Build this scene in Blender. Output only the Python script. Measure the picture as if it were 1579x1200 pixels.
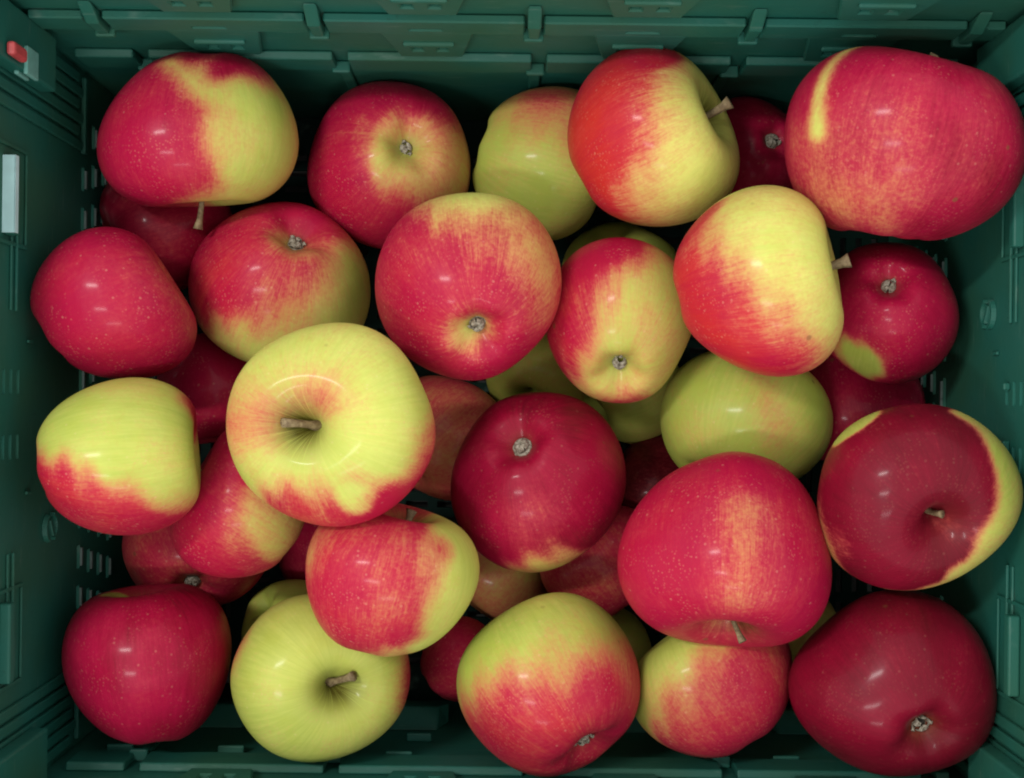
import bpy, bmesh, math, random
import numpy as np
from mathutils import Vector, Matrix

S = bpy.context.scene
COL = S.collection
for o in list(bpy.data.objects):
    bpy.data.objects.remove(o)
R = math.radians

# ------------------------------------------------------------------ camera, light, exposure
cam_d = bpy.data.cameras.new("camera")
cam = bpy.data.objects.new("camera", cam_d)
COL.objects.link(cam)
cam.location = (0, 0, 0.66)
cam.rotation_euler = (0, 0, 0)
cam_d.sensor_width = 36.0
cam_d.lens = 53.26
cam_d.clip_start = 0.02
cam_d.clip_end = 60
S.camera = cam

world = bpy.data.worlds.new("World")
S.world = world
world.use_nodes = True
bg = world.node_tree.nodes["Background"]
bg.inputs[0].default_value = (1.0, 0.985, 0.95, 1)
bg.inputs[1].default_value = 0.92


def tube_lamp(name, loc, sx, sy, power, col):
    """a fluorescent ceiling fitting, facing straight down"""
    d = bpy.data.lights.new(name, 'AREA')
    d.shape = 'ELLIPSE' if sy > 0.5 else 'RECTANGLE'
    d.size, d.size_y = sx, sy
    d.energy = power
    d.color = col
    o = bpy.data.objects.new(name, d)
    o.location = loc
    COL.objects.link(o)
    return o


tube_lamp("ceiling_tube", (-0.75, 0.40, 1.46), 0.42, 0.06, 10.0, (1.0, 0.98, 0.95))
tube_lamp("ceiling_tube", (-0.50, -0.42, 1.46), 0.42, 0.06, 5.0, (1.0, 0.98, 0.95))

tube_lamp("ceiling_tube", (-0.10, -1.05, 1.30), 0.50, 0.06, 3.5, (1.0, 0.98, 0.95))

S.view_settings.view_transform = 'Standard'
S.view_settings.look = 'None'
S.view_settings.gamma = 1
S.view_settings.exposure = 0.15
try:
    S.cycles.max_bounces = 6
    S.cycles.diffuse_bounces = 2
    S.cycles.filter_width = 2.0
    S.cycles.use_denoising = True
except Exception:
    pass


# ------------------------------------------------------------------ material helpers
class NT:
    def __init__(self, name):
        self.m = bpy.data.materials.new(name)
        self.m.use_nodes = True
        self.t = self.m.node_tree
        self.b = self.t.nodes["Principled BSDF"]

    def n(self, kind, **kw):
        nd = self.t.nodes.new(kind)
        for k, v in kw.items():
            setattr(nd, k, v)
        return nd

    def link(self, a, b):
        self.t.links.new(a, b)

    def setin(self, sock, v):
        if hasattr(v, "is_output"):
            self.link(v, sock)
        else:
            sock.default_value = v

    def math(self, op, a, b=0.0, clamp=False):
        nd = self.n("ShaderNodeMath", operation=op)
        nd.use_clamp = clamp
        self.setin(nd.inputs[0], a)
        self.setin(nd.inputs[1], b)
        return nd.outputs[0]

    def smooth(self, v, lo, hi, a=0.0, b=1.0):
        nd = self.n("ShaderNodeMapRange", interpolation_type='SMOOTHSTEP')
        self.setin(nd.inputs[0], v)
        for i, x in enumerate((lo, hi, a, b)):
            nd.inputs[i + 1].default_value = x
        return nd.outputs[0]

    def mix(self, f, a, b, mode='MIX'):
        nd = self.n("ShaderNodeMix", data_type='RGBA', blend_type=mode)
        self.setin(nd.inputs[0], f)
        for s, v in ((nd.inputs[6], a), (nd.inputs[7], b)):
            if isinstance(v, tuple):
                v = v + (1.0,) if len(v) == 3 else v
            self.setin(s, v)
        return nd.outputs[2]

    def noise(self, vec, scale, detail=2.0, rough=0.5):
        nd = self.n("ShaderNodeTexNoise")
        if vec is not None:
            self.link(vec, nd.inputs["Vector"])
        nd.inputs["Scale"].default_value = scale
        nd.inputs["Detail"].default_value = detail
        nd.inputs["Roughness"].default_value = rough
        return nd.outputs["Fac"]

    def scale(self, vec, v):
        nd = self.n("ShaderNodeVectorMath", operation='MULTIPLY')
        self.link(vec, nd.inputs[0])
        nd.inputs[1].default_value = v
        return nd.outputs[0]

    def bump(self, h, strength, dist):
        nd = self.n("ShaderNodeBump")
        nd.inputs["Strength"].default_value = strength
        nd.inputs["Distance"].default_value = dist
        self.link(h, nd.inputs["Height"])
        self.link(nd.outputs[0], self.b.inputs["Normal"])


def skin_material():
    k = NT("apple_skin")
    at = k.n("ShaderNodeAttribute", attribute_name="skin")
    sep = k.n("ShaderNodeSeparateColor")
    k.link(at.outputs["Color"], sep.inputs[0])
    blush, ground, deep = sep.outputs
    russet_shade = k.n("ShaderNodeAttribute", attribute_name="russet_shade").outputs["Fac"]
    fl = k.n("ShaderNodeAttribute", attribute_name="flow").outputs["Vector"]   # (cos, sin, latitude + seed)
    nz = k.n("ShaderNodeAttribute", attribute_name="streak").outputs["Fac"]
    oc = k.n("ShaderNodeTexCoord").outputs["Object"]
    s1 = k.noise(k.scale(fl, (5.0, 5.0, 0.9)), 1.0, 3.0, 0.6)
    s2 = k.noise(k.scale(fl, (19.0, 19.0, 1.7)), 1.0, 3.0, 0.65)
    s3 = k.noise(k.scale(fl, (52.0, 52.0, 5.0)), 1.0, 2.0, 0.6)
    big = k.noise(oc, 45.0, 2.0, 0.5)
    spk = k.noise(oc, 620.0, 2.0, 0.6)
    st = k.math('ADD', k.math('MULTIPLY', k.math('SUBTRACT', s1, 0.5), 0.75),
                k.math('ADD', k.math('MULTIPLY', k.math('SUBTRACT', s2, 0.5), 1.0),
                       k.math('MULTIPLY', k.math('SUBTRACT', s3, 0.5), 0.95)))
    be = k.math('ADD', blush, k.math('MULTIPLY', st, k.math('MULTIPLY', nz, 0.62)))
    be = k.math('ADD', be, k.math('MULTIPLY', k.math('SUBTRACT', big, 0.5), 0.70))
    be = k.math('ADD', be, k.math('MULTIPLY', k.math('SUBTRACT', spk, 0.5), 0.42))
    # ground colour: green to yellow to cream
    gv = k.math('ADD', k.math('ADD', ground, k.math('MULTIPLY', k.math('SUBTRACT', k.noise(oc, 22.0, 2.0, 0.5), 0.5), 1.3)),
                k.math('MULTIPLY', k.math('SUBTRACT', s2, 0.5), 0.55), True)
    gc = k.mix(gv, (0.36, 0.43, 0.075), (0.73, 0.745, 0.185))
    gc = k.mix(k.smooth(k.noise(oc, 120.0, 3.0, 0.6), 0.35, 0.75, 0.0, 0.22), gc, (0.44, 0.48, 0.05))
    # red colour: orange red to crimson to maroon
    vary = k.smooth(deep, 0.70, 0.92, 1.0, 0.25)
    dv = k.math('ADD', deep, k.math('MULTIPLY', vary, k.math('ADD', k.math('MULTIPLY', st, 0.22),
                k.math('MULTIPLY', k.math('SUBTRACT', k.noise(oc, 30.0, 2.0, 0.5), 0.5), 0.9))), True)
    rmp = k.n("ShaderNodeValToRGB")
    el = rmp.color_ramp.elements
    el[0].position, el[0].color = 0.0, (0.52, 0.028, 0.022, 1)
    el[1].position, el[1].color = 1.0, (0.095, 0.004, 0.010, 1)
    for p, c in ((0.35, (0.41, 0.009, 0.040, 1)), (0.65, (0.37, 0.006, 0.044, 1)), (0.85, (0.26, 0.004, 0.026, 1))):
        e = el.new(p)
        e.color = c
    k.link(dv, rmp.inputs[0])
    # pinker, thinner red where the blush is weak
    half = k.mix(k.smooth(be, 0.27, 1.14), (0.58, 0.085, 0.078), rmp.outputs[0])
    c = k.mix(k.smooth(be, -0.22, 0.92), gc, half)
    # pale lenticels
    v = k.n("ShaderNodeTexVoronoi")
    k.link(oc, v.inputs["Vector"])
    v.inputs["Scale"].default_value = 330.0
    sepv = k.n("ShaderNodeSeparateColor")
    k.link(v.outputs["Color"], sepv.inputs[0])
    dot = k.math('MULTIPLY', k.smooth(v.outputs["Distance"], 0.10, 0.22, 1.0, 0.0),
                 k.smooth(sepv.outputs[0], 0.45, 0.9))
    pale = k.smooth(deep, 0.55, 0.95, 1.0, 0.25)
    c = k.mix(k.math('MULTIPLY', dot, k.math('MULTIPLY', pale, 0.14)), c, (0.85, 0.55, 0.35))
    v3 = k.n("ShaderNodeTexVoronoi")
    k.link(oc, v3.inputs["Vector"])
    v3.inputs["Scale"].default_value = 760.0
    dot3 = k.math('MULTIPLY', k.smooth(v3.outputs["Distance"], 0.15, 0.42, 1.0, 0.0), k.smooth(k.noise(oc, 90.0, 2.0, 0.5), 0.42, 0.70))
    c = k.mix(k.math('MULTIPLY', dot3, k.math('MULTIPLY', pale, 0.20)), c, (0.74, 0.30, 0.18))
    # a few brown scars
    v2 = k.n("ShaderNodeTexVoronoi")
    k.link(oc, v2.inputs["Vector"])
    v2.inputs["Scale"].default_value = 62.0
    sv2 = k.n("ShaderNodeSeparateColor")
    k.link(v2.outputs["Color"], sv2.inputs[0])
    sc = k.math('MULTIPLY', k.smooth(v2.outputs["Distance"], 0.04, 0.085, 1.0, 0.0),
                k.smooth(sv2.outputs[1], 0.70, 0.76))
    c = k.mix(k.math('MULTIPLY', sc, 0.55), c, (0.16, 0.09, 0.03))
    # stem hollow: brown russetting, darkened further to paint in its shade
    ru = k.math('MULTIPLY', russet_shade, k.smooth(s2, 0.22, 0.52), True)
    c = k.mix(ru, c, (0.085, 0.075, 0.010))
    k.link(c, k.b.inputs["Base Color"])
    k.link(k.smooth(k.noise(oc, 70.0, 4.0, 0.6), 0.3, 0.7, 0.36, 0.54), k.b.inputs["Roughness"])
    k.b.inputs["Specular IOR Level"].default_value = 0.11
    k.b.inputs["Coat Weight"].default_value = 0.12
    k.b.inputs["Coat Roughness"].default_value = 0.15
    h = k.math('ADD', k.math('MULTIPLY', k.noise(oc, 160.0, 3.0, 0.55), 1.0), k.math('MULTIPLY', spk, 0.10))
    k.bump(h, 0.22, 0.0012)
    return k.m


def plain(name, col, rough, var=0.3, nscale=300.0, bump=0.2, spec=0.5, col2=None):
    k = NT(name)
    oc = k.n("ShaderNodeTexCoord").outputs["Object"]
    n1 = k.noise(oc, nscale, 4.0, 0.6)
    c2 = col2 or tuple(x * (1 - var) for x in col)
    k.link(k.mix(k.smooth(n1, 0.3, 0.7), col, c2), k.b.inputs["Base Color"])
    k.b.inputs["Roughness"].default_value = rough
    k.b.inputs["Specular IOR Level"].default_value = spec
    k.bump(n1, bump, 0.0006)
    return k.m


def plastic_material(name, ca, cb, spec):
    k = NT(name)
    oc = k.n("ShaderNodeTexCoord").outputs["Object"]
    big = k.noise(oc, 14.0, 3.0, 0.6)
    fine = k.noise(oc, 420.0, 3.0, 0.6)
    scr = k.noise(k.scale(oc, (60.0, 60.0, 900.0)), 1.0, 3.0, 0.6)
    c = k.mix(k.smooth(big, 0.3, 0.7), ca, cb)
    c = k.mix(k.smooth(scr, 0.60, 0.80, 0.0, 0.45), c, (0.15, 0.24, 0.20))
    c = k.mix(k.smooth(fine, 0.60, 0.80, 0.0, 0.35), c, (0.012, 0.035, 0.028))
    k.link(c, k.b.inputs["Base Color"])
    k.link(k.smooth(big, 0.3, 0.7, 0.45, 0.60), k.b.inputs["Roughness"])
    k.b.inputs["Specular IOR Level"].default_value = spec
    k.bump(fine, 0.15, 0.0005)
    return k.m


M_SKIN = skin_material()
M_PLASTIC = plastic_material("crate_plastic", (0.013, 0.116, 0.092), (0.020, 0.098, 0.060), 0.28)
M_BASE_SHADE = plastic_material("crate_base_shaded_plastic", (0.003, 0.020, 0.016), (0.004, 0.018, 0.012), 0.08)  # floor copy of the crate plastic, darkened to carry the shade of the gaps
M_STEM = plain("stem_bark", (0.28, 0.21, 0.11), 0.75, nscale=500, bump=0.6, col2=(0.13, 0.085, 0.04))
M_CALYX = plain("dried_calyx", (0.38, 0.35, 0.28), 0.85, nscale=900, bump=0.6, col2=(0.13, 0.105, 0.07))
M_HOLE = plain("calyx_core", (0.05, 0.042, 0.03), 0.9, nscale=900)
M_RED = plain("red_plastic", (0.50, 0.07, 0.075), 0.5, nscale=120)
M_STEEL = plain("worn_teal_catch", (0.16, 0.42, 0.37), 0.35, nscale=120)
M_SLIT_LIGHT = plain("pale_slit_light", (0.13, 0.19, 0.175), 0.5, nscale=200)  # pale tint standing for light shining through the wall slits
M_LEDGE_HIGHLIGHT = plain("pale_ledge_highlight", (0.50, 0.78, 0.80), 0.45, var=0.15, nscale=90, bump=0.1)  # pale blue that paints in the glossy highlight on one ledge
M_GROUND = plain("pale_concrete", (0.06, 0.06, 0.056), 0.85, nscale=60, bump=0.4)


# ------------------------------------------------------------------ mesh helpers
def obj(name, verts, faces, mat, parent=None, smooth=False):
    me = bpy.data.meshes.new(name)
    me.from_pydata([tuple(v) for v in verts], [], faces)
    me.materials.append(mat)
    if smooth:
        me.polygons.foreach_set("use_smooth", [True] * len(me.polygons))
    me.update()
    o = bpy.data.objects.new(name, me)
    COL.objects.link(o)
    if parent:
        o.parent = parent
    return o


def bevel(o, w, seg=2):
    m = o.modifiers.new("bevel", 'BEVEL')
    m.width = w
    m.segments = seg
    m.limit_method = 'ANGLE'
    return o


def tag(o, label=None, cat=None, group=None, kind=None):
    for k, v in (("label", label), ("category", cat), ("group", group), ("kind", kind)):
        if v:
            o[k] = v
    return o


# ------------------------------------------------------------------ ground under the crate
g = obj("ground", [(-4, -4, -0.034), (4, -4, -0.034), (4, 4, -0.034), (-4, 4, -0.034)], [(0, 1, 2, 3)], M_GROUND)
tag(g, kind="structure")

# ------------------------------------------------------------------ the crate
HX, HY, HT = 0.173, 0.1345, 0.150        # half length and width inside at the base, height
DX, DY = 0.115, 0.10                     # how far the walls lean out per metre of height
TH = 0.003
ZB = -0.030                              # the inside floor lies below the wall ledges

crate = bpy.data.objects.new("plastic_crate", None)
COL.objects.link(crate)
crate.location = (0.0, -0.010, 0.0)
crate.rotation_euler = (0, 0, R(-0.7))
tag(crate, "dark green plastic crate with ribbed walls holding all the apples", "crate")


class Wall:
    """maps (s along, d inward, t up) of one wall to crate coordinates"""
    def __init__(self, kind, sign):
        self.k, self.g = kind, sign

    def p(self, s, d, t):
        if self.k == 'long':
            return (s * (HX + DX * t) / HX, self.g * (HY + DY * t - d), t)
        return (self.g * (HX + DX * t - d), s * (HY + DY * t) / HY, t)

    def box(self, name, s0, s1, t0, t1, d0, d1, parent, mat=None, bev=0.0007, taper=1.0, chamfer=0.0):
        """block on the wall; taper narrows it downwards, chamfer slopes its top"""
        m = (s0 + s1) / 2
        a, b = (s0 - m) * taper + m, (s1 - m) * taper + m
        c = [(a, d0, t0), (b, d0, t0), (b, d1, t0), (a, d1, t0),
             (s0, d0, t1), (s1, d0, t1), (s1, d1, t1 - chamfer), (s0, d1, t1 - chamfer)]
        f = [(0, 1, 2, 3), (7, 6, 5, 4), (0, 4, 5, 1), (1, 5, 6, 2), (2, 6, 7, 3), (3, 7, 4, 0)]
        o = fix(obj(name, [self.p(*v) for v in c], f, mat or M_PLASTIC, parent))
        return bevel(o, bev) if bev else o

    def plate(self, name, s0, s1, t0, t1, d0, d1, holes, parent, taper=1.0, bev=0.0):
        v, f = plate_mesh(s0, s1, t0, t1, holes)
        m = (s0 + s1) / 2
        n = len(v)
        out = []
        for d in (d0, d1):
            for (s, t) in v:
                kk = taper + (1 - taper) * (t - t0) / (t1 - t0)
                out.append(self.p((s - m) * kk + m, d, t))
        o = fix(obj(name, out, solid(f, n), M_PLASTIC, parent))
        return bevel(o, bev, 1) if bev else o


def fix(o):
    bm = bmesh.new()
    bm.from_mesh(o.data)
    bmesh.ops.recalc_face_normals(bm, faces=bm.faces)
    bm.to_mesh(o.data)
    bm.free()
    return o


def plate_mesh(s0, s1, t0, t1, holes):
    xs = sorted({round(x, 6) for h in holes for x in (h[0], h[1])} | {s0, s1})
    ts = sorted({round(x, 6) for h in holes for x in (h[2], h[3])} | {t0, t1})
    idx, v, f = {}, [], []

    def vi(i, j):
        if (i, j) not in idx:
            idx[(i, j)] = len(v)
            v.append((xs[i], ts[j]))
        return idx[(i, j)]
    hs = [(h[0], h[1], h[2], h[3]) for h in holes]
    for i in range(len(xs) - 1):
        cx = (xs[i] + xs[i + 1]) / 2
        col = [h for h in hs if h[0] < cx < h[1]]
        for j in range(len(ts) - 1):
            cy = (ts[j] + ts[j + 1]) / 2
            if any(h[2] < cy < h[3] for h in col):
                continue
            f.append((vi(i, j), vi(i + 1, j), vi(i + 1, j + 1), vi(i, j + 1)))
    return v, f


def solid(f, n):
    edges = {}
    for q in f:
        for a, b in zip(q, q[1:] + q[:1]):
            edges[(a, b)] = True
    out = [tuple(q) for q in f] + [tuple(x + n for x in reversed(q)) for q in f]
    for (a, b) in edges:
        if (b, a) not in edges:
            out.append((b, a, a + n, b + n))
    return out


# base panel with slots
slots = []
for i in range(-23, 24):
    for j in range(-8, 9):
        cx, cy = i * 0.0071, j * 0.0150
        if abs(i) > 17:
            slots.append((cx - 0.0014, cx + 0.0014, cy - 0.0052, cy + 0.0052))
for i in range(-8, 9):
    for j in range(-16, 17):
        cx, cy = i * 0.0142, j * 0.0071
        slots.append((cx - 0.0050, cx + 0.0050, cy - 0.0014, cy + 0.0014))
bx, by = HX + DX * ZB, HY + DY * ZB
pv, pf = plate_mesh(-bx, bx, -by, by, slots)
fix(obj("base_panel", [(x, y, z) for z in (ZB + 0.0005, ZB + 0.0035) for (x, y) in pv], solid(pf, len(pv)), M_BASE_SHADE, crate))


def emblem(w, s, t, parent):
    """raised swirl: two hooked strokes and a slanting bar between them"""
    V, F = [], []

    def stroke(pts, wd, h):
        n0 = len(V)
        m = len(pts)
        for i, (a, b) in enumerate(pts):
            p0, p1 = pts[max(i - 1, 0)], pts[min(i + 1, m - 1)]
            dx, dy = p1[0] - p0[0], p1[1] - p0[1]
            L = math.hypot(dx, dy)
            nx, ny = -dy / L * wd, dx / L * wd
            for (q, dd) in ((-1, 0.0002), (-0.6, h), (0.6, h), (1, 0.0002)):
                V.append(w.p(s + a + nx * q, dd, t + b + ny * q))
        for i in range(m - 1):
            for j in range(3):
                x = n0 + i * 4 + j
                F.append((x, x + 1, x + 5, x + 4))
        F.append((n0, n0 + 1, n0 + 2, n0 + 3))
        e = n0 + (m - 1) * 4
        F.append((e + 3, e + 2, e + 1, e))
    r = 0.0050
    for off in (0.0, math.pi):
        stroke([(r * math.cos(off + 0.5 + 2.3 * i / 9), r * math.sin(off + 0.5 + 2.3 * i / 9)) for i in range(10)], 0.0009, 0.0020)
    stroke([(-0.0030, -0.0016), (0.0, 0.0), (0.0030, 0.0016)], 0.0010, 0.0020)
    o = fix(obj("emblem", V, F, M_PLASTIC, parent))
    return o


# long walls
CLIPS = [0.006 + 0.0745 * (k - 2) for k in range(5)]
PADS = [c + 0.0372 for c in CLIPS[:4]]
for sign in (1, -1):
    w = Wall('long', sign)
    E = 0.1757
    wall = w.plate("long_wall", -E, E, ZB + 0.0006, HT, -TH, 0.0, [], crate)
    w.box("top_rim", -E, E, HT - 0.0075, HT + 0.003, -0.012, 0.0035, wall, bev=0.001)
    # upper rail, cut by the clips
    ends = [-0.168] + CLIPS + [0.168]
    for a, b in zip(ends[:-1], ends[1:]):
        m = (a + b) / 2
        hl = [(m - 0.0055, m + 0.0055, 0.1030, 0.1046)] if b - a > 0.05 else []
        w.plate("rail", a + 0.0032, b - 0.0032, 0.0995, 0.1125, 0.0003, 0.0036, hl, wall, bev=0.0006)
    for c in CLIPS:
        w.box("clip", c - 0.0024, c + 0.0024, 0.0998, 0.1215, 0.0003, 0.0052, wall, taper=0.75, chamfer=0.010)
        w.box("clip_lip", c - 0.0036, c + 0.0034, 0.0968, 0.0992, 0.0003, 0.0056, wall)
    for m in PADS:
        # hanging pads below the upper rail and below the rim, two round-ended holes in each
        for t0, t1 in ((0.0718, 0.0994), (0.1185, 0.1424)):
            h = [(m + q - 0.0023, m + q + 0.0023, t0 + 0.0068, t0 + 0.0106) for q in (-0.0057, 0.0057)]
            p = w.plate("pad", m - 0.0165, m + 0.0165, t0, t1, 0.0003, 0.0032, h, wall, taper=0.70, bev=0.0007)
            w.box("pad_ridge", m - 0.0092, m + 0.0092, t0 + 0.0158, t0 + 0.0180, 0.0030, 0.0046, wall, chamfer=0.0006)
    cuts = [-0.168] + [c + 0.0025 for c in CLIPS] + [0.168]
    for a, b in zip(cuts[:-1], cuts[1:]):
        w.box("rail", a + 0.0028, b - 0.0028, 0.0545, 0.0690, 0.0003, 0.0036, wall, chamfer=0.0008)
    if sign < 0:
        for s0, t0 in ((-0.152, 0.048), (-0.1086, 0.048), (-0.0363, 0.030), (-0.0423, 0.0525), (0.030, 0.048), (0.0723, 0.030), (0.1080, 0.0525)):
            w.box("shelf", s0 - 0.0052, s0 + 0.0052, t0 - 0.0017, t0, 0.0002, 0.0038, wall)
        for s0, s1 in ((-0.150, -0.112), (-0.066, -0.030), (0.042, 0.082), (0.114, 0.148)):
            w.box("foot_kerb", s0, s1, 0.0040, 0.0150, 0.0002, 0.0085, wall, taper=1.25, chamfer=0.006)
    for c in CLIPS:
        w.box("clip_lip", c - 0.0022, c + 0.0048, 0.0550, 0.0572, 0.0003, 0.0050, wall)
        w.box("rib", c - 0.0010, c + 0.0035, 0.0030, 0.0530, 0.0003, 0.0016, wall)

# short walls
for sign in (-1, 1):
    w = Wall('short', sign)
    E = HY - 0.0002
    low = []
    for k, s in enumerate(np.arange(-0.112, 0.1121, 0.0160)):
        for q, t in enumerate((0.005, 0.0155, 0.026, 0.0365)):
            ss = s + (q - 1.5) * 0.0030 * (-1 if s > 0 else 1)
            low.append((ss - 0.0047, ss + 0.0047, t, t + 0.0030))
    for s0 in (0.0055, -0.0170):
        for t in (0.0950, 0.1010, 0.1068):
            low.append((s0, s0 + 0.0085, t, t + 0.0024))
    low = [h for h in low if abs(h[0]) < E - 0.004 and abs(h[1]) < E - 0.004]
    wall = w.plate("short_wall", -E, E, ZB + 0.0006, HT, -TH, 0.0, low, crate)
    for h in low:
        if h[2] < 0.05:
            w.box("slit_light_lip", h[0] + 0.0010, h[1] - 0.0012, h[2] - 0.0014, h[2] - 0.0001, -0.0024, 0.0009, wall, M_SLIT_LIGHT, bev=0)  # added lip, its pale colour imitates light coming through the slit
    w.box("top_rim", -E + 0.004, E - 0.004, HT - 0.0075, HT + 0.003, -0.012, 0.0035, wall, bev=0.001)
    for s0, side in ((0.0590, 1), (-0.0920, -1)):
        led = w.box("ledge", s0, s0 + 0.0272, 0.1062, 0.1105, 0.0003, 0.0046, wall, bev=0.0008)
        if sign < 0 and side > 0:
            glare = w.box("ledge_highlight", s0 + 0.0006, s0 + 0.0266, 0.1107, 0.1111, 0.0001, 0.0045, wall, M_LEDGE_HIGHLIGHT, bev=0)  # added strip, the bright highlight of the ledge put into its colour
            tag(glare, "pale blue strip added as a painted highlight on the ledge")
            w.box("ledge_highlight", s0 + 0.0006, s0 + 0.0266, 0.1085, 0.1111, 0.00468, 0.0049, wall, M_LEDGE_HIGHLIGHT, bev=0)
        # thin frame lines round the ledge
        w.box("rib", s0 - 0.0030, s0 - 0.0016, 0.0920, 0.1240, 0.0003, 0.0012, wall, bev=0.0003)
        w.box("rib", s0 + 0.0301, s0 + 0.0315, 0.0920, 0.1240, 0.0003, 0.0012, wall, bev=0.0003)
        w.box("rib", s0 - 0.0016, s0 + 0.0301, 0.0920, 0.0932, 0.0003, 0.0012, wall, bev=0.0003)
    for a, b in ((0.034, 0.0635), (-0.0690, -0.0490)):
        w.box("rib", a, b, 0.0995, 0.1008, 0.0003, 0.0014, wall, bev=0.0003)
        w.box("rib", a, b, 0.1040, 0.1050, 0.0003, 0.0012, wall, bev=0.0003)
    for a in (0.0235, -0.0300):
        w.box("rib", a, a + 0.0012, 0.0860, 0.0900, 0.0003, 0.0014, wall, bev=0.0003)
    # upright grooves between raised ribs at both ends
    for q in (-1, 1):
        for k in range(6):
            s = q * (0.1035 + k * 0.0052)
            w.box("rib", s - 0.0019, s + 0.0019, 0.0430 + 0.004 * (k % 2), 0.1380, 0.0003, 0.0019, wall, bev=0.0005)
        w.box("rib", q * 0.1160 - 0.0150, q * 0.1160 + 0.0150, 0.0385, 0.0415, 0.0003, 0.0022, wall, bev=0.0004)
    if sign < 0:
        emblem(w, -0.0440, 0.0680, wall)
    else:
        emblem(w, 0.0385, 0.0810, wall)
        w.box("shelf", 0.076, 0.0785, 0.0890, 0.0902, 0.0002, 0.0028, wall)
        w.box("shelf", 0.011, 0.0135, 0.0985, 0.0997, 0.0002, 0.0028, wall)
        w.box("shelf", -0.0155, -0.0065, 0.0985, 0.0997, 0.0002, 0.0028, wall)

# corner posts with their catches
for sx in (-1, 1):
    w = Wall('short', sx)
    for sy in (-1, 1):
        a, b = sorted((sy * 0.1130, sy * 0.1325))
        post = w.box("corner_post", a, b, 0.0860, 0.1400, 0.0021, 0.0088, crate, bev=0.001)
        if sx < 0 and sy > 0:
            for q in (0.0, 0.0034):
                w.box("catch", 0.1120, 0.1215, 0.1045, 0.1140, 0.0090 + q - 0.004, 0.0106 + q - 0.004, post, M_STEEL, bev=0.0004)
            lever = w.box("lever", 0.1140, 0.1185, 0.1190, 0.1300, 0.0092, 0.0125, post, M_RED, bev=0.0012)
            tag(lever, "faded red locking lever at the crate corner")

# ------------------------------------------------------------------ apples
rng = random.Random(7)


def sstep(x):
    x = np.clip(x, 0, 1)
    return x * x * (3 - 2 * x)


def tube(path, radii, sides=8):
    V, F = [], []
    n = len(path)
    for i, p in enumerate(path):
        d = (path[min(i + 1, n - 1)] - path[max(i - 1, 0)]).normalized()
        u = d.orthogonal().normalized() if i == 0 else (u - d * u.dot(d)).normalized()
        v = d.cross(u)
        for j in range(sides):
            a = 2 * math.pi * j / sides
            k = 1 + 0.12 * math.sin(3 * a + i)
            V.append(p + (u * math.cos(a) + v * math.sin(a)) * radii[i] * k)
    for i in range(n - 1):
        for j in range(sides):
            k = (j + 1) % sides
            F.append((i * sides + j, i * sides + k, (i + 1) * sides + k, (i + 1) * sides + j))
    F.append(tuple(reversed(range(sides))))
    F.append(tuple(range((n - 1) * sides, n * sides)))
    return V, F


BLUNT = {6: 0.25, 28: 0.25, 15: 0.35, 21: 0.5, 3: 0.5}      # rounder, blockier fruit


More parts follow.
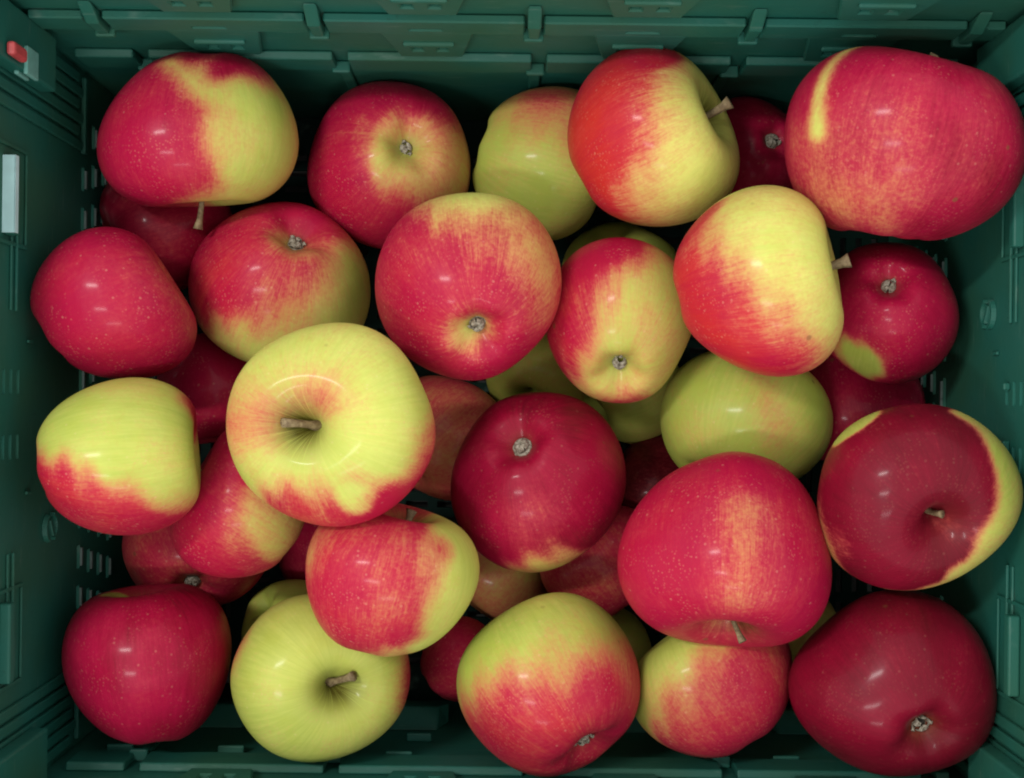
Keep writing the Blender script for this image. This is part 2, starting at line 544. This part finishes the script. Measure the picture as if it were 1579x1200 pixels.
def make_apple(seed, loc, tilt, w, h, axis, base, ground, deep, nz, feats, stem, calyx, seen, label):
    r = np.random.RandomState(seed * 13 + 5)
    na, nt = (132, 78) if seen else (64, 40)
    t = np.linspace(0, math.pi, nt)
    # crowd the rings towards both poles so the hollows stay crisp
    t = t - 0.22 * np.sin(2 * t)
    ph = np.arange(na) * 2 * math.pi / na
    T, P = np.meshgrid(t, ph, indexing='ij')
    taper = (0.10 + 0.09 * r.rand()) * BLUNT.get(seed, 1.0)
    hgt = 0.87 + 0.06 * r.rand()
    x = np.sin(T) ** 0.86 * (1 + taper * np.cos(T))
    ds, ws = 0.48 + 0.08 * r.rand(), 0.215 + 0.04 * r.rand()
    dc, wc = 0.27 + 0.06 * r.rand(), 0.23 + 0.05 * r.rand()
    up = np.cos(T) > 0
    z = hgt * np.cos(T)
    z = z - np.where(up, ds * np.exp(-np.abs(x / ws) ** 1.2), 0)
    z = z + np.where(~up, dc * np.exp(-(x / wc) ** 2), 0)
    p0 = r.rand() * 6.28
    lob = 0.5 - 0.5 * np.cos(T)
    x = x * (1 + (0.006 + 0.018 * lob ** 2) * np.cos(5 * (P - p0)) * np.sin(T) ** 0.5 + 0.022 * np.cos(2 * P + 6 * r.rand()) + 0.014 * np.cos(3 * P + 6 * r.rand()))
    z = z + np.where(~up, -0.016 * np.cos(5 * (P - p0)) * np.exp(-((x - 0.30) / 0.16) ** 2), 0)
    z = z + 0.05 * (r.rand() - 0.3) * x * np.cos(P - 6.28 * r.rand())       # uneven shoulders
    X, Y = x * np.cos(P), x * np.sin(P)
    for _ in range(3):                              # flats and swellings
        wv = r.randn(3) * 1.7
        gsh = 1 + 0.027 * np.sin(X * wv[0] + Y * wv[1] + z * wv[2] + 6.28 * r.rand())
        X, Y, z = X * gsh, Y * gsh, z * gsh
    L = np.stack([X, Y, z], -1).reshape(-1, 3)
    a = Vector(axis).normalized()
    q = Vector((0, 0, 1)).rotation_difference(a).to_matrix() @ Matrix.Rotation(r.rand() * 6.28, 3, 'Z')
    Q = np.array(q)
    D = L @ Q.T
    lo, hi = D.min(0), D.max(0)
    k = np.array([w / (hi[0] - lo[0]), h / (hi[1] - lo[1]), 0.0])
    k[2] = (k[0] + k[1]) / 2
    c = (lo + hi) / 2
    c[2] = 0.0
    V = (D - c) * k
    N = V / np.array([w / 2, h / 2, (w + h) / 4])
    N = N / (np.linalg.norm(N, axis=1, keepdims=True) + 1e-9)
    # blush: where the sun coloured this apple
    B = np.full(len(V), float(base))

    def disc(u, v):
        m = math.hypot(u, v)
        if m > 0.995:
            u, v = u / m * 0.995, v / m * 0.995
        return np.array([u, v, math.sqrt(max(0, 1 - u * u - v * v))])
    wob = 0.06 * np.sin(N[:, 0] * 7 + seed) * np.sin(N[:, 1] * 6 + 2 * seed) + 0.05 * np.sin(N[:, 0] * 15 + N[:, 2] * 11 + seed)
    for f in feats:
        f = list(f)
        n4 = 6 if f[0] == 'S' else 4
        if f[n4] > 0.22:
            f[n4] *= 1.5
        if f[0] == 'L':
            d = np.array([f[1], f[2], 0.0])
            d /= np.linalg.norm(d)
            B += f[5] * sstep((N @ d + wob * min(1, f[4] * 2) - f[3]) / f[4] + 0.5)
        elif f[0] == 'P':
            dist = np.linalg.norm(N - disc(f[1], f[2]), axis=1) + wob * min(1, f[4] * 1.6)
            B += f[5] * sstep((f[3] - dist) / f[4] + 0.5)
        else:
            A, C = disc(f[1], f[2]), disc(f[3], f[4])
            s = np.clip(((N - A) @ (C - A)) / ((C - A) @ (C - A)), 0, 1)
            G = A + s[:, None] * (C - A)
            G /= np.linalg.norm(G, axis=1, keepdims=True)
            dist = np.linalg.norm(N - G, axis=1) + 0.3 * wob * f[5]
            B += f[7] * sstep((f[5] - dist) / f[6] + 0.5)
    xr = x.reshape(-1)
    stem_end = (np.cos(T).reshape(-1) > 0)
    hollow = np.where(stem_end, np.exp(-(xr / 0.29) ** 2), 0)
    basin = np.where(~stem_end, np.exp(-(xr / 0.13) ** 2), 0)
    B = np.where(stem_end, B - (0.55 if deep < 0.9 else 0.05) * np.exp(-(xr / 0.22) ** 2), B - 0.35 * basin)
    me = bpy.data.meshes.new("apple")
    idx = np.arange(nt * na).reshape(nt, na)
    nx = np.roll(idx, -1, 1)
    F = np.stack([idx[:-1], idx[1:], nx[1:], nx[:-1]], -1).reshape(-1, 4)
    me.vertices.add(len(V))
    me.vertices.foreach_set("co", V.astype(np.float32).ravel())
    me.loops.add(F.size)
    me.loops.foreach_set("vertex_index", F.ravel().astype(np.int32))
    me.polygons.add(len(F))
    me.polygons.foreach_set("loop_start", (np.arange(len(F)) * 4).astype(np.int32))
    me.polygons.foreach_set("use_smooth", np.ones(len(F), bool))
    me.update(calc_edges=True)
    at = me.attributes.new("skin", 'FLOAT_COLOR', 'POINT')
    rus = (1.0 if deep < 0.9 else 0.15) * hollow * (0.65 + 0.45 * r.rand()) * (0.75 + 0.6 * np.cos(P.ravel() - 6.28 * r.rand())) + basin * 0.6
    at.data.foreach_set("color", np.stack([np.clip(B, -0.4, 1.4), np.full_like(B, ground), np.full_like(B, deep), rus], -1).astype(np.float32).ravel())
    fl = me.attributes.new("flow", 'FLOAT_VECTOR', 'POINT')
    lat = T.reshape(-1) * 1.0
    fl.data.foreach_set("vector", np.stack([np.cos(P).ravel(), np.sin(P).ravel(), lat + seed * 3.7], -1).astype(np.float32).ravel())
    ra = me.attributes.new("russet_shade", 'FLOAT', 'POINT')
    ra.data.foreach_set("value", rus.astype(np.float32))
    sk = me.attributes.new("streak", 'FLOAT', 'POINT')
    sk.data.foreach_set("value", np.full(len(V), nz, np.float32))
    me.materials.append(M_SKIN)
    me.validate()
    o = bpy.data.objects.new("apple", me)
    o.location = loc
    o.rotation_euler = (tilt[0], tilt[1], 0)
    COL.objects.link(o)
    tag(o, label, "apple", "apples heaped in the crate")
    sz = (w + h) / 4

    def place(p):                       # apple frame (axis up) to object frame
        d = (np.array(p) @ Q.T - c) * k
        return Vector(d)
    if stem:
        L0, bx, by, rad = stem
        flare = 0.1 + 0.5 * r.rand()
        zs = hgt - ds - 0.03
        pts, rr = [], []
        ax = Vector(Q @ np.array([0, 0, 1.0]))
        root = place((0, 0, zs))
        for i in range(9):
            f = i / 8
            pts.append(root + ax * (L0 * f) + Vector((bx, by, 0)) * (L0 * f * f))
            rr.append(rad * 1.35 * (1.35 - 0.75 * min(1, f * 2.2) + (flare if f > 0.93 else 0.2 * max(0, f - 0.7) * 3)))
        sv, sf = tube(pts, rr)
        obj("stem", sv, sf, M_STEM, o, True)
    if calyx:
        zc = -(hgt - dc)
        cv, cf, hv, hf = [], [], [], []
        s = calyx / sz * 0.82
        for i in range(6):
            a0 = p0 + i * 2 * math.pi / 6 + 0.3 * r.rand()
            out = r.rand() < 0.35                          # a sepal bent outwards; the others close over the core
            ln = s * (0.42 + 0.25 * r.rand()) * (-0.70 if not out else 0.75)
            n0 = len(cv)
            for jj in range(5):
                f = jj / 4
                rad = s * 0.52 + ln * f ** 1.3
                zz = zc - 0.045 - s * (0.36 * math.sin(2.4 * f))
                wd = s * (0.24 * (1 - f) ** 0.6 + 0.04)
                tw = (r.rand() - 0.5) * 0.5 * f
                for sg in (-1, 0, 1):
                    aa = a0 + tw
                    px = rad * math.cos(aa) - sg * wd * math.sin(aa)
                    py = rad * math.sin(aa) + sg * wd * math.cos(aa)
                    cv.append(place((px, py, zz - (0.10 * s if sg == 0 else 0))))
            for jj in range(4):
                for m in range(2):
                    b0 = n0 + jj * 3 + m
                    cf.append((b0, b0 + 1, b0 + 4, b0 + 3))
        co = obj("calyx", cv, cf, M_CALYX, o)
        sm = co.modifiers.new("thick", 'SOLIDIFY')
        sm.thickness = 0.0005
        # woolly ring the sepals grow from
        rv, rf = [], []
        for i in range(20):
            a0 = 2 * math.pi * i / 20
            for m in range(6):
                b0 = 2 * math.pi * m / 6
                rad = s * (0.60 + 0.24 * math.cos(b0) + 0.16 * r.rand())
                rv.append(place((rad * math.cos(a0), rad * math.sin(a0), zc - 0.024 + s * 0.09 * math.sin(b0))))
        for i in range(20):
            for m in range(6):
                i2, m2 = (i + 1) % 20, (m + 1) % 6
                rf.append((i * 6 + m, i2 * 6 + m, i2 * 6 + m2, i * 6 + m2))
        obj("calyx_ring", rv, rf, M_CALYX, o, True)
        hv = [place((s * 0.42 * math.cos(i * 0.6283), s * 0.42 * math.sin(i * 0.6283), zc - 0.030)) for i in range(10)]
        hv += [place((0, 0, zc - 0.022))]
        obj("calyx_core", hv, [(i, (i + 1) % 10, 10) for i in range(10)], M_HOLE, o, True)
    return o


# seed, centre, tilt, width, height, stem axis, blush, ground, depth of red, streakiness, colour patches, stem, calyx, well seen, label
APPLES = [
    (1, (-0.123, 0.1012, 0.0645), (0.1649, 0.2037), 0.0778, 0.0607, (0.0, -0.9929, 0.1191), 1.08, 0.4, 0.62, 0.5, [('L', 1, 0, 0.14, 0.5, -1.1), ('S', -0.28, 0.84, 0.02, 0.5, 0.1, 0.3, -0.85), ('P', 0.1, -0.92, 0.35, 0.3, -0.6), ('P', 0.45, 0.82, 0.38, 0.3, 0.9)],
     (0.027, -0.1, 0, 0.0013), None, True, 'large apple in the top left corner, left half crimson and right half yellow'),
    (2, (-0.0509, 0.0925, 0.032), (0.1457, 0.0809), 0.0677, 0.0694, (-0.2425, -0.2584, -0.9351), 1.08, 0.35, 0.55, 0.5, [('P', 0.18, 0.15, 0.45, 0.5, -0.85), ('L', 0.9, -0.3, 0.6, 0.5, -0.75)],
     None, 0.0046, True, 'pinkish red back row apple with a green ring round its eye'),
    (3, (0.0137, 0.0938, 0.0285), (0.1474, -0.0216), 0.0600, 0.0633, (0.9534, -0.3011, 0.0201), 0.0, 0.15, 0.3, 0.5, [('P', 0, 0.8, 0.6, 0.7, 0.6), ('P', 0.8, 0.15, 0.35, 0.4, 0.5)],
     None, None, True, 'speckled pale green apple with a faint pink blush, in the back row'),
    (4, (0.0548, 0.0975, 0.0745), (0.1643, -0.0933), 0.0667, 0.0697, (0.8614, 0.446, 0.2431), 0.5, 0.85, 0.12, 0.7, [('L', -1, 0.1, 0.1, 0.8, 0.6), ('L', 1, 0.1, 0.25, 0.6, -0.5), ('P', 0, 0.95, 0.35, 0.3, 0.8), ('P', 0.1, -0.65, 0.5, 0.5, -0.3)],
     (0.0185, 0.15, 0.15, 0.0018), None, True, 'orange red and yellow back row apple with a short thick stem'),
    (5, (0.1023, 0.1001, 0.0151), (0.1521, -0.1573), 0.0446, 0.0488, (-0.4643, -0.2516, -0.8492), 1.1, 0.4, 0.75, 0.3, [],
     None, 0.0056, False, 'small dark red apple squeezed deep between two big back row apples'),
    (6, (0.143, 0.0893, 0.1065), (0.155, -0.2528), 0.0858, 0.0706, (0.2211, 0.975, -0.0201), 1.05, 0.8, 0.72, 0.3, [('S', -0.37, 0.88, -0.66, 0.15, 0.055, 0.22, -1.05), ('P', -0.5, -0.35, 0.7, 0.7, -0.32)],
     (0.019, 0.2, 0, 0.0015), None, True, 'biggest apple, dark pink with a slanting cream streak, in the top right corner'),
    (7, (-0.1453, 0.0686, 0.0193), (0.104, 0.2231), 0.0568, 0.0554, (-0.927, -0.3605, 0.103), 1.1, 0.4, 0.85, 0.3, [],
     None, None, False, 'dark red apple in shade, tucked under the big apple of the top left corner'),
    (8, (-0.1519, 0.0327, 0.0805), (0.0546, 0.2564), 0.0615, 0.0580, (0.8609, 0.4967, 0.1104), 1.15, 0.6, 0.55, 0.25, [('L', 1, 0.3, 0.35, 0.8, -0.32)],
     None, None, True, 'plain bright red cone shaped apple against the left wall'),
    (9, (-0.0945, 0.042, 0.0425), (0.0672, 0.1519), 0.0740, 0.0682, (-0.1786, -0.6891, -0.7024), 0.62, 0.4, 0.38, 0.6, [('L', -0.5, 0.7, -0.1, 0.9, 0.4), ('P', 0.1, 0.62, 0.25, 0.3, -0.5), ('P', -0.35, -0.85, 0.5, 0.5, -0.65), ('L', 0.9, -0.5, 0.45, 0.6, -0.7)],
     None, 0.0054, True, 'red and olive apple with a pale eye, right of the plain red cone shaped one'),
    (10, (-0.0165, 0.0383, 0.0895), (0.0671, 0.0289), 0.0708, 0.0708, (-0.0479, 0.5172, -0.8545), 1.02, 0.75, 0.5, 0.55, [('P', -0.05, 0.97, 0.45, 0.5, -0.85), ('L', 0.8, 0.5, 0.45, 0.7, -0.45), ('P', 0.02, -0.62, 0.22, 0.3, -0.75)],
     None, 0.0052, True, 'speckled red apple with a yellow fan below its eye, in the middle of the crate'),
    (11, (0.0423, 0.0265, 0.0705), (0.0448, -0.0716), 0.0585, 0.0644, (-0.0, 0.6754, -0.7375), 0.2, 0.3, 0.4, 0.6, [('L', -0.8, 0.3, 0.35, 0.6, 0.9), ('P', -0.1, 0.95, 0.55, 0.5, 0.7), ('P', 0, -1, 0.3, 0.3, 0.6), ('P', 0.9, 0.4, 0.3, 0.4, 0.4)],
     None, 0.0058, True, 'yellow green apple with red shoulders and a puckered eye, right of centre'),
    (12, (0.0902, 0.0394, 0.105), (0.07, -0.1611), 0.0613, 0.0694, (0.9723, 0.2005, 0.1203), 0.05, 0.65, 0.25, 0.55, [('L', -0.7, -0.7, 0.1, 0.8, 1.1), ('P', -0.65, 0.72, 0.3, 0.25, 0.9), ('S', -0.95, 0.35, -0.35, 0.9, 0.06, 0.12, -0.8)],
     (0.0195, 0.1, 0.1, 0.0019), None, True, 'half yellow half red apple whose stem sticks out sideways to the right'),
    (13, (0.1473, 0.0298, 0.065), (0.0486, -0.2428), 0.0545, 0.0560, (-0.026, -0.4419, -0.8967), 1.12, 0.15, 0.65, 0.25, [('P', -0.42, -0.72, 0.38, 0.3, -1.35)],
     None, 0.0056, True, 'red apple with one round green patch below its pale eye, near the right wall'),
    (14, (-0.0645, -0.0128, 0.117), (-0.0234, 0.1182), 0.0739, 0.0725, (-0.3232, -0.0178, 0.9462), -0.1, 0.48, 0.3, 0.55, [('S', -0.95, 0.0, -0.35, 0.2, 0.3, 0.6, 0.75), ('P', -0.02, 0.32, 0.3, 0.4, 0.35), ('L', 0.1, -1, 0.62, 0.4, 1.0), ('L', 0.85, -0.5, 0.78, 0.35, 0.8), ('P', 0.3, -0.72, 0.22, 0.2, -0.7)],
     (0.012, -0.75, 0.1, 0.0016), None, True, 'largest pale yellow apple, its stem hollow facing up and its lower rim red'),
    (15, (-0.1439, -0.0248, 0.103), (-0.0431, 0.2528), 0.0587, 0.0582, (0.9834, 0.0811, 0.1622), -0.05, 0.3, 0.35, 0.45, [('L', -0.35, -0.95, 0.3, 0.34, 1.0), ('P', 0.95, 0.42, 0.4, 0.3, 1.2), ('P', -0.97, -0.25, 0.35, 0.4, 0.7)],
     (0.012, 0, 0, 0.0012), None, True, 'yellow green apple with a red underside, against the left wall'),
    (16, (-0.1267, 0.0, 0.0157), (-0.0, 0.1942), 0.0487, 0.0473, (0.101, -0.9897, 0.101), 1.15, 0.4, 0.6, 0.3, [],
     None, None, False, 'small pinkish red apple glimpsed left of the largest pale yellow one'),
    (17, (-0.1058, -0.0427, 0.0665), (-0.0707, 0.1764), 0.0554, 0.0620, (-0.8433, 0.527, 0.1054), 1.05, 0.5, 0.5, 0.5, [('P', 0.6, -0.3, 0.6, 0.6, -0.85)],
     (0.023, 0.2, 0.1, 0.0012), None, True, 'pink red apple turning yellow at the lower right, tucked under the largest pale yellow one'),
    (18, (-0.1329, -0.0672, 0.0193), (-0.1023, 0.2045), 0.0623, 0.0498, (0.0611, 0.6573, -0.7512), 0.9, 0.45, 0.5, 0.45, [],
     None, 0.0054, False, 'dull red apple showing its grey eye, low in a gap near the left wall'),
    (19, (-0.0442, -0.0699, 0.097), (-0.1231, 0.0784), 0.0641, 0.0578, (0.2343, 0.9413, 0.2431), 0.92, 0.42, 0.42, 0.5, [('L', 1, -0.1, 0.42, 0.3, -1.05), ('P', 0.15, -0.95, 0.3, 0.25, -0.6), ('P', -0.85, 0.3, 0.25, 0.3, -0.35), ('P', 0.55, 0.35, 0.15, 0.2, 0.3)],
     (0.0115, 0.2, 0.3, 0.0015), None, True, 'red apple with a yellow right side, just below the largest pale yellow one'),
    (20, (0.0103, -0.0365, 0.064), (-0.0611, -0.0173), 0.0694, 0.0714, (0.3064, -0.4563, -0.8354), 1.2, 0.25, 0.82, 0.35, [('P', 0.15, -1.0, 0.42, 0.4, -0.95), ('P', 0, -0.6, 0.5, 0.5, -0.2)],
     None, 0.0056, True, 'deep crimson apple with a pale round eye, in the middle of the lower half'),
    (21, (0.0945, -0.0131, 0.0475), (-0.0212, -0.1531), 0.0692, 0.0593, (0.303, 0.8081, -0.5051), 0.0, 0.12, 0.3, 0.5, [('S', 0.12, 0.6, 0.3, -0.25, 0.14, 0.35, 0.36), ('P', 0.7, 0.72, 0.3, 0.3, 0.5)],
     None, None, True, 'plain green apple with a thin pink smear, right of centre'),
    (22, (0.0792, -0.06, 0.095), (-0.1048, -0.1393), 0.0788, 0.0726, (0.0, -0.9456, 0.3254), 1.08, 0.6, 0.5, 0.5, [('S', 0.22, 0.38, 0.12, -0.4, 0.16, 0.5, -0.48)],
     (0.019, 0.3, -0.1, 0.0011), None, True, 'big bright red apple with an orange streak and a curved stem at its lower edge'),
    (23, (0.1491, -0.0397, 0.104), (-0.0689, -0.262), 0.0728, 0.0681, (0.354, -0.4176, 0.8368), 0.05, 0.32, 0.94, 0.5, [('P', -0.4, -0.02, 1.2, 0.2, 1.2), ('P', -0.25, -0.95, 0.4, 0.5, 0.5), ('P', 0.02, 0.98, 0.32, 0.15, 1.0), ('P', -0.6, 0.72, 0.3, 0.1, -1.5), ('L', -1, -0.5, 0.86, 0.3, -0.8), ('P', 0.45, -0.45, 0.2, 0.2, -0.25)],
     (0.011, 0.2, 0.2, 0.0012), None, True, 'dark maroon apple with a yellow crescent edge, against the right wall'),
    (24, (-0.1436, -0.1077, 0.0625), (-0.1735, 0.2359), 0.0655, 0.0624, (-0.1041, 0.9891, 0.1041), 1.18, 0.3, 0.75, 0.25, [('P', -0.32, 0.98, 0.26, 0.1, -1.4)],
     None, None, True, 'crimson apple with a green sliver at its top, in the lower left corner'),
    (25, (-0.0748, -0.1128, 0.0665), (-0.1864, 0.1254), 0.0696, 0.0645, (0.2737, -0.1969, 0.9414), -0.15, 0.35, 0.35, 0.5, [('P', -0.98, 0.35, 0.3, 0.35, 0.7), ('P', 1, -0.05, 0.4, 0.4, 0.8)],
     (0.015, 0.4, 0.3, 0.0016), None, True, 'pale yellow green apple with a brown stem, at the bottom wall'),
    (26, (0.0142, -0.114, 0.0745), (-0.1923, -0.0242), 0.0709, 0.0697, (-0.4613, 0.7994, -0.385), 0.95, 0.12, 0.36, 0.55, [('L', -0.35, 0.95, 0.2, 0.7, -1.1)],
     None, 0.0058, True, 'green topped red apple with a low eye, in the middle of the bottom row'),
    (27, (0.0789, -0.115, 0.059), (-0.1875, -0.1305), 0.0643, 0.0607, (-0.5513, 0.827, 0.1103), 0.9, 0.3, 0.45, 0.4, [('L', -0.85, 0.55, 0.25, 0.55, -1.0)],
     None, None, True, 'orange red apple with a green left shoulder, under the big bright red one'),
    (28, (0.1445, -0.1117, 0.0825), (-0.1855, -0.2452), 0.0771, 0.0702, (-0.3472, 0.5477, -0.7612), 1.25, 0.5, 0.93, 0.18, [('P', 0.3, -0.75, 0.35, 0.4, -0.15)],
     None, 0.006, True, 'large dark crimson apple with a grey eye, in the lower right corner'),
    (29, (0.144, -0.0041, 0.0193), (-0.0063, -0.221), 0.0595, 0.0526, (0.2049, -0.9734, 0.1025), 1.1, 0.4, 0.7, 0.3, [],
     None, None, False, 'pink red apple half hidden under the maroon one at the right wall'),
    (30, (0.0369, -0.0735, 0.0161), (-0.1135, -0.0573), 0.0501, 0.0479, (-0.5044, 0.8575, 0.1009), 0.85, 0.4, 0.4, 0.4, [],
     None, None, False, 'dull orange red apple glimpsed left of the big bright red one'),
    (31, (-0.0191, -0.1156, 0.0113), (-0.1763, 0.0294), 0.0404, 0.0364, (0.8375, 0.5234, 0.157), 0.95, 0.4, 0.5, 0.3, [],
     None, None, False, 'red apple glimpsed low, left of the green topped red one'),
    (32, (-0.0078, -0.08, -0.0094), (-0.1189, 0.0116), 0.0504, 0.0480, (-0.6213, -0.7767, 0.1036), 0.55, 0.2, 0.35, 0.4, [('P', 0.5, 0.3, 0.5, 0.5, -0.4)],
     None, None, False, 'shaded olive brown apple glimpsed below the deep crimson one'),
    (33, (-0.0937, -0.1023, 0.0132), (-0.1552, 0.1438), 0.0431, 0.0419, (0.6838, -0.5698, -0.4558), -0.1, 0.12, 0.3, 0.4, [],
     None, None, False, 'green apple glimpsed above the pale yellow green one with a brown stem'),
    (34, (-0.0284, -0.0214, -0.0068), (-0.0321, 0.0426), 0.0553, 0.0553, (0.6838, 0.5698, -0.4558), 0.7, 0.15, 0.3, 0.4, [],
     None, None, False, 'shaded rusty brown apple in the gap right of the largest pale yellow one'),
    (35, (0.0521, -0.0018, -0.0101), (-0.0027, -0.0776), 0.0496, 0.0451, (-0.8081, -0.5051, 0.303), 0.0, 0.2, 0.3, 0.4, [],
     None, None, False, 'pale green apple glimpsed between the deep crimson one and the plain green one'),
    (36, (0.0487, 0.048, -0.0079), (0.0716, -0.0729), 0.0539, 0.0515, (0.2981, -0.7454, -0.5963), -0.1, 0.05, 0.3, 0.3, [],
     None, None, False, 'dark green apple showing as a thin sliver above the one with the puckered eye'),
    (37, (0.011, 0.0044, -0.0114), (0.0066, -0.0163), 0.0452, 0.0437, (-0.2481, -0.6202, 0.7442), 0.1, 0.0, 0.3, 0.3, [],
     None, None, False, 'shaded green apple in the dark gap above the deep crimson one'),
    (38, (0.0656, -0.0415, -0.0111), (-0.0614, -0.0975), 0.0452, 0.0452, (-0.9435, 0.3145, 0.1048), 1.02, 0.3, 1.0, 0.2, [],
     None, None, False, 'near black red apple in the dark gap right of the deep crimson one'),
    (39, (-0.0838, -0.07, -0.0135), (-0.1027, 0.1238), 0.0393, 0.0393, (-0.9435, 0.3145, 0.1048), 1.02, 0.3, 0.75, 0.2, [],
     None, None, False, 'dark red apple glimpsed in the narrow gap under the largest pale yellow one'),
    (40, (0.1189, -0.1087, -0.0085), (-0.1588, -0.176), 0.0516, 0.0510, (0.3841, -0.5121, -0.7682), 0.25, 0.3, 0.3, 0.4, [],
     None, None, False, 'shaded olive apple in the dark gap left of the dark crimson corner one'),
    (41, (0.035, -0.117, -0.0081), (-0.1731, -0.0523), 0.0540, 0.0504, (-0.5976, -0.3586, 0.7171), 0.1, 0.1, 0.3, 0.4, [],
     None, None, False, 'pale green apple, only a sliver showing right of the green topped red one'),
]
for A in APPLES:
    make_apple(*A)
